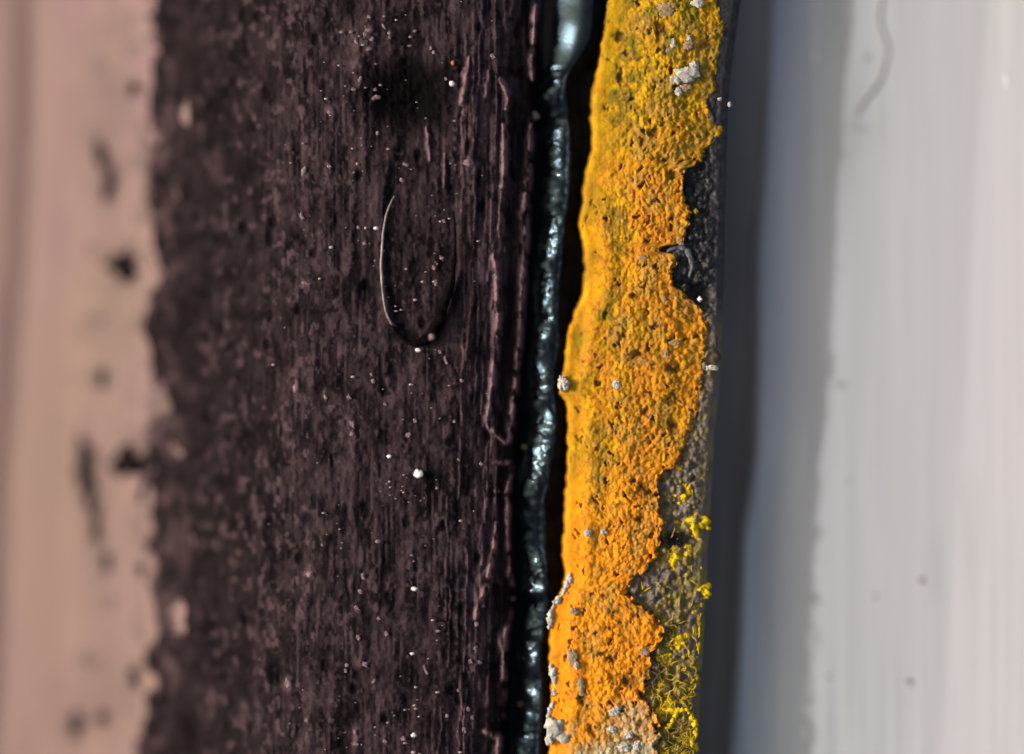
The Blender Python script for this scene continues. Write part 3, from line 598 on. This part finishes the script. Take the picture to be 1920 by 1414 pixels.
for pts in ([(1068, 1078, 5), (1066, 1090, 7), (1060, 1103, 6), (1052, 1118, 5), (1044, 1128, 4), (1036, 1140, 4), (1033, 1155, 6), (1032, 1168, 6), (1030, 1176, 3)],
            [(1032, 1248, 4), (1035, 1260, 8), (1038, 1272, 7), (1040, 1290, 3), (1038, 1305, 3)],
            [(1036, 1318, 4), (1030, 1335, 5), (1027, 1350, 6), (1028, 1362, 5)]):
    V, F = chain_np(pts, Z_TOP + 3, 5, .9); solid('white_rim', V, F, M_white, crust)
for a, b, ra, rb in [(1040, 1366, 15, 20), (1056, 1382, 14, 9), (1031, 1384, 8, 12), (1052, 718, 6, 13)]:
    V, F = lump_np(3, ra, rb, 6, a, .75, 2.4); link('white_rim', mesh_np('white_rim', V, F), M_white, crust, P(a, b, Z_TOP + 6))

# pale curl in the dark notch
p = smoothpath([(1248, 474, 3), (1262, 466, 4), (1276, 463, 5), (1288, 470, 6), (1295, 484, 5), (1298, 500, 4), (1292, 520, 2.5)], 2.5)
V, F = tube_np(p, lambda a, b: Z_TOP + 2 + 0 * a, 8, rough=.5, sides=9, flat=.6, freq=5)
tag(solid('grey_curl', V, F, M_curl), 'small grey curled flake in the dark notch on the right side of the orange crust', 'flake')
grain('shiny_drop', 1312, 561, 6, 6, 6, Z_TOP + 6, M_drop, 'tiny shiny bluish drop in the black grit below the grey curled flake', 'drop', 3)
grain('olive_grain', 1305, 396, 6, 6, 6, Z_TOP + 8, M_strand, 'tiny olive grain on the black grit right of the orange crust', 'grain', 3)
for k, (a, b, ra, rb) in enumerate([(1335, 668, 17, 16), (1322, 690, 10, 8), (1340, 640, 8, 14)]):
    lab = ['brownish lump on the right rim of the edge strip beside the white fleck', 'small brown lump left under the white fleck on the strip rim', 'small brown lump above the white fleck on the strip rim'][k]
    grain('brown_lump', a, b, ra, rb, 7, Z_TOP - 3, M_brown, lab, 'lump', 60 + k, rough=.75)

# bright yellow tufts on the dark strip
def tuft(a, b, r, seed, label):
    rg = random.Random(seed)
    V, F = lump_np(4, r * rg.uniform(.75, 1.0), r * rg.uniform(.85, 1.2), r * .42, seed, 1.1, 2.7)
    lo_ = Z_TOP - 1 - 5 * float(sm(np.array(float(R_strip(b)) - a), 40, 15))
    parts = [(V + P(a, b, lo_), F)]
    for k in range(int(4 + r / 2)):
        an = rg.uniform(0, 6.283); d = r * rg.uniform(.7, 1.5); q = rg.uniform(1.2, .22 * r + 1.4)
        V, F = lump_np(2, q, q * rg.uniform(.6, 1.5), q * .6, seed + k, .9, 2.5)
        parts.append((V + P(a + math.cos(an) * d * .8, b + math.sin(an) * d, lo_), F))
    V, F = join_np(parts)
    return tag(solid('yellow_lichen', V, F, M_tuft), label, 'lichen', 'bright yellow lichen tufts on the lower dark strip')
TU = [(1306, 982, 19, 'brightest yellow lichen tuft on the right rim, above the black hole in the strip'), (1284, 925, 15, 'yellow lichen tuft on the dark strip above the brightest rim tuft'),
      (1270, 1046, 14, 'greenish yellow lichen tuft just below the black hole in the strip'), (1290, 1035, 9, 'small greenish tuft right of the tuft below the black hole'),
      (1316, 1104, 13, 'yellow lichen tuft on the right rim beside the grey bare patch of the strip'), (1301, 1154, 9, 'small bright tuft on the strip below the rim tuft beside the grey bare patch'),
      (1286, 1190, 8, 'slim yellow tuft on the strip above the slanting tuft'), (1277, 1204, 11, 'slanting yellow tuft midway between the grey bare patch and the orange lobe'),
      (1247, 1230, 12, 'yellow tuft on the strip touching the notch of the orange crust'), (1258, 1240, 9, 'small yellow tuft right of the one in the crust notch'),
      (1236, 1290, 9, 'yellow tuft beside the orange crust edge, left of the lowest strands'), (1258, 1322, 12, 'pale yellow tuft just above the yellow ring'),
      (1237, 1338, 10, 'bright yellow tuft left of the yellow ring'), (1292, 1395, 16, 'yellow tuft at the very bottom of the strip under the yellow ring'),
      (1312, 905, 7, 'tiny yellow tuft at the strip rim above the others'), (1272, 878, 6, 'tiny yellow tuft at the orange crust edge above the others'),
      (1318, 758, 8, 'small olive yellow tuft at the rim highest of all the tufts'), (1308, 1135, 7, 'tiny orange yellow tuft between two rim tufts')]
for k, (a, b, r, lab) in enumerate(TU): tuft(a, b, r, 100 + k * 13, lab)
V, F = chain_np([(1250, 1366, 3.5), (1262, 1352, 4.5), (1272, 1334, 5), (1284, 1330, 5.5), (1296, 1340, 4.5), (1303, 1358, 5), (1305, 1378, 4), (1298, 1392, 4.5)], Z_TOP + 5, 8, .75)
tag(solid('lichen_ring', V, F, M_tuft), 'yellow lichen strand curved into an open ring near the bottom of the strip', 'lichen')
parts = []
for k in range(760):
    b = 1480 - abs(rng.gauss(0, 210)); b = rng.uniform(880, 1480) if b < 860 else b
    r_ = float(R_strip(b)) - 6; l_ = float(R_crust(b)) + 4
    if l_ > r_ - 8: continue
    if k > 200:
        a = rng.uniform(l_, r_); q = 1.3 + 4 * rng.random() ** 2.5
        Vl, Fl = lump_np(1 if q < 2.5 else 2, q * rng.uniform(.6, 1.3), q * rng.uniform(.6, 1.5), q * .5, k, .9, 2.4)
        parts.append((Vl + P(a, b, Z_TOP - 2 + rng.uniform(0, 3)), np.asarray(Fl))); continue
    a = rng.uniform(l_, r_); an = rng.uniform(0, 6.283); n = rng.randint(3, 5); pts = []; x, y = a, b
    for j in range(n):
        pts.append((x, y, rng.uniform(.7, 1.7))); an += rng.uniform(-.9, .9); x += math.cos(an) * 6; y += math.sin(an) * 6
        x = min(x, r_ - 2)
    parts.append(tube_np(smoothpath(pts, 3), lambda q, w: Z_TOP + 5 + 3 * vn(q / 6, w / 6, 3), k, rough=.4, sides=5))
parts = [(v_, f_ if f_.shape[1] == 3 else np.vstack([f_[:, :3], f_[:, [0, 2, 3]]])) for v_, f_ in parts]
V, F = join_np(parts)
tag(solid('lichen_strands', V, F, M_strand), 'tangle of fine olive yellow lichen strands and crumbs over the lower dark strip', 'lichen', kind='stuff')

# ---------------------------------------------------------------- added gasket in the gap to set its shade, white board at the right
v = np.arange(V0, V1, 12.0); t = np.linspace(0, 1, 14); T, VV = np.meshgrid(t, v)
U = R_strip(VV) - 60 + T * (G_panel(VV) + 60 - R_strip(VV) + 60)
Z = curve([(-300, -148), (120, -150), (400, -172), (700, -192), (1700, -198)])(VV) + 8 * np.sin(T * math.pi) + 4 * (vn(T * 6, VV / 90, 2) - .5)
V, F, A = grid_mesh('filler', P(U, VV, Z))
tag(solid('gap_filler', V, F, M_filler), 'added gasket sunk in the gap between crusted edge and white board', 'filler')

v = np.arange(V0, V1, 6.0); un = np.concatenate([np.linspace(0, 40, 18), np.linspace(46, 1400, 180)])
D, VV = np.meshgrid(un, v); U = G_panel(VV) + D
zp = lambda uu, vv: Z_PANEL + .08 * (np.asarray(uu, float) - 1420) - 18 * np.clip(1 - np.asarray(vv, float) / 1414, 0, 1.2) + .09 * np.maximum(0, np.asarray(uu, float) - (1850 - .06 * np.asarray(vv, float)))
Z = zp(U, VV) - 7 * sm(D, 10, 0) ** 2 + .3 * (vn(U / 9, VV / 420, 55) - .5) + .6 * (vn(U / 31, VV / 700, 57) - .5)
blush = .5 * sm(fbm(U / 160, VV / 500, 56), .4, .65) + .5 * sm(U, 1560, 1850)
W = P(U, VV, Z)
side = P((G_panel(VV[:, :1]) - 960) * (DIST - Z[:, :1]) / (DIST - Z[:, :1] + 180) + 960, VV[:, :1], Z[:, :1] - 180)
W = np.concatenate([side, W], 1)
V, F, A = grid_mesh('white_board', W, {'blush': np.concatenate([blush[:, :1], blush], 1)})
tag(solid('white_board', V, F, M_panel, attrs=A), 'pinkish white painted board with faint brushed streaks at the right', 'board')

p = smoothpath([(1656, -40, 2.6), (1655, 0, 3), (1651, 40, 3), (1662, 75, 3.4), (1665, 100, 3.4), (1656, 140, 3.4), (1640, 168, 3.4), (1622, 190, 3.2), (1610, 208, 3), (1607, 222, 2)], 4)
V, F = tube_np(p, lambda a, b: zp(a, b) + .6, 5, rough=.2, flat=.3); tag(solid('stray_hair', V, F, M_hair), 'faint grey bent hair lying on the white board near its top', 'hair')
for k, (a, b, ra, rb, m, lab, cat) in enumerate([
        (1625, 107, 8, 5, M_spot, 'small dark ragged speck on the white board left of the bent hair', 'speck'),
        (1727, 1088, 8, 7, M_spot, 'largest round grey speck on the lower white board', 'speck'),
        (1706, 1278, 8, 6, M_hair, 'faint smudgy grey speck near the bottom of the white board', 'speck'),
        (1641, 1118, 5, 4, M_hair, 'faint tiny speck left of the largest round grey speck', 'speck'),
        (1555, 1268, 4, 4, M_spot, 'tiny dark speck at the shadow edge low on the white board', 'speck'),
        (1573, 503, 4, 4, M_spot, 'tiny dark speck at the shadow edge in the middle of the white board', 'speck'),
        (1590, 902, 5, 3, M_spot, 'tiny flat speck right of the shadow edge below the middle of the board', 'speck'),
        (1529, 107, 5, 5, M_grain, 'round white speck in the grey shadow near the top of the white board', 'speck'),
        (1578, 131, 5, 5, M_panel, 'faint white speck at the shadow edge right of the round white speck', 'speck'),
        (1557, 229, 6, 4, M_panel, 'faint white speck in the shadow below the bent hair', 'speck'),
        (1556, 180, 5, 3, M_panel, 'faint white speck in the shadow left of the end of the bent hair', 'speck')]):
    grain('board_speck', a, b, ra, rb, 3, float(zp(a, b)) + 1, m, lab, cat, 70 + k, sub=2)
grain('board_glint', 1888, 152, 2.6, 15, 2, float(zp(1888, 152)) + 1, M_grain, 'long white lump standing in for a bright glint near the right edge of the white board', 'drop', 90, rot=.12, rough=.2)  # white lump modelled in place of a brushed glint
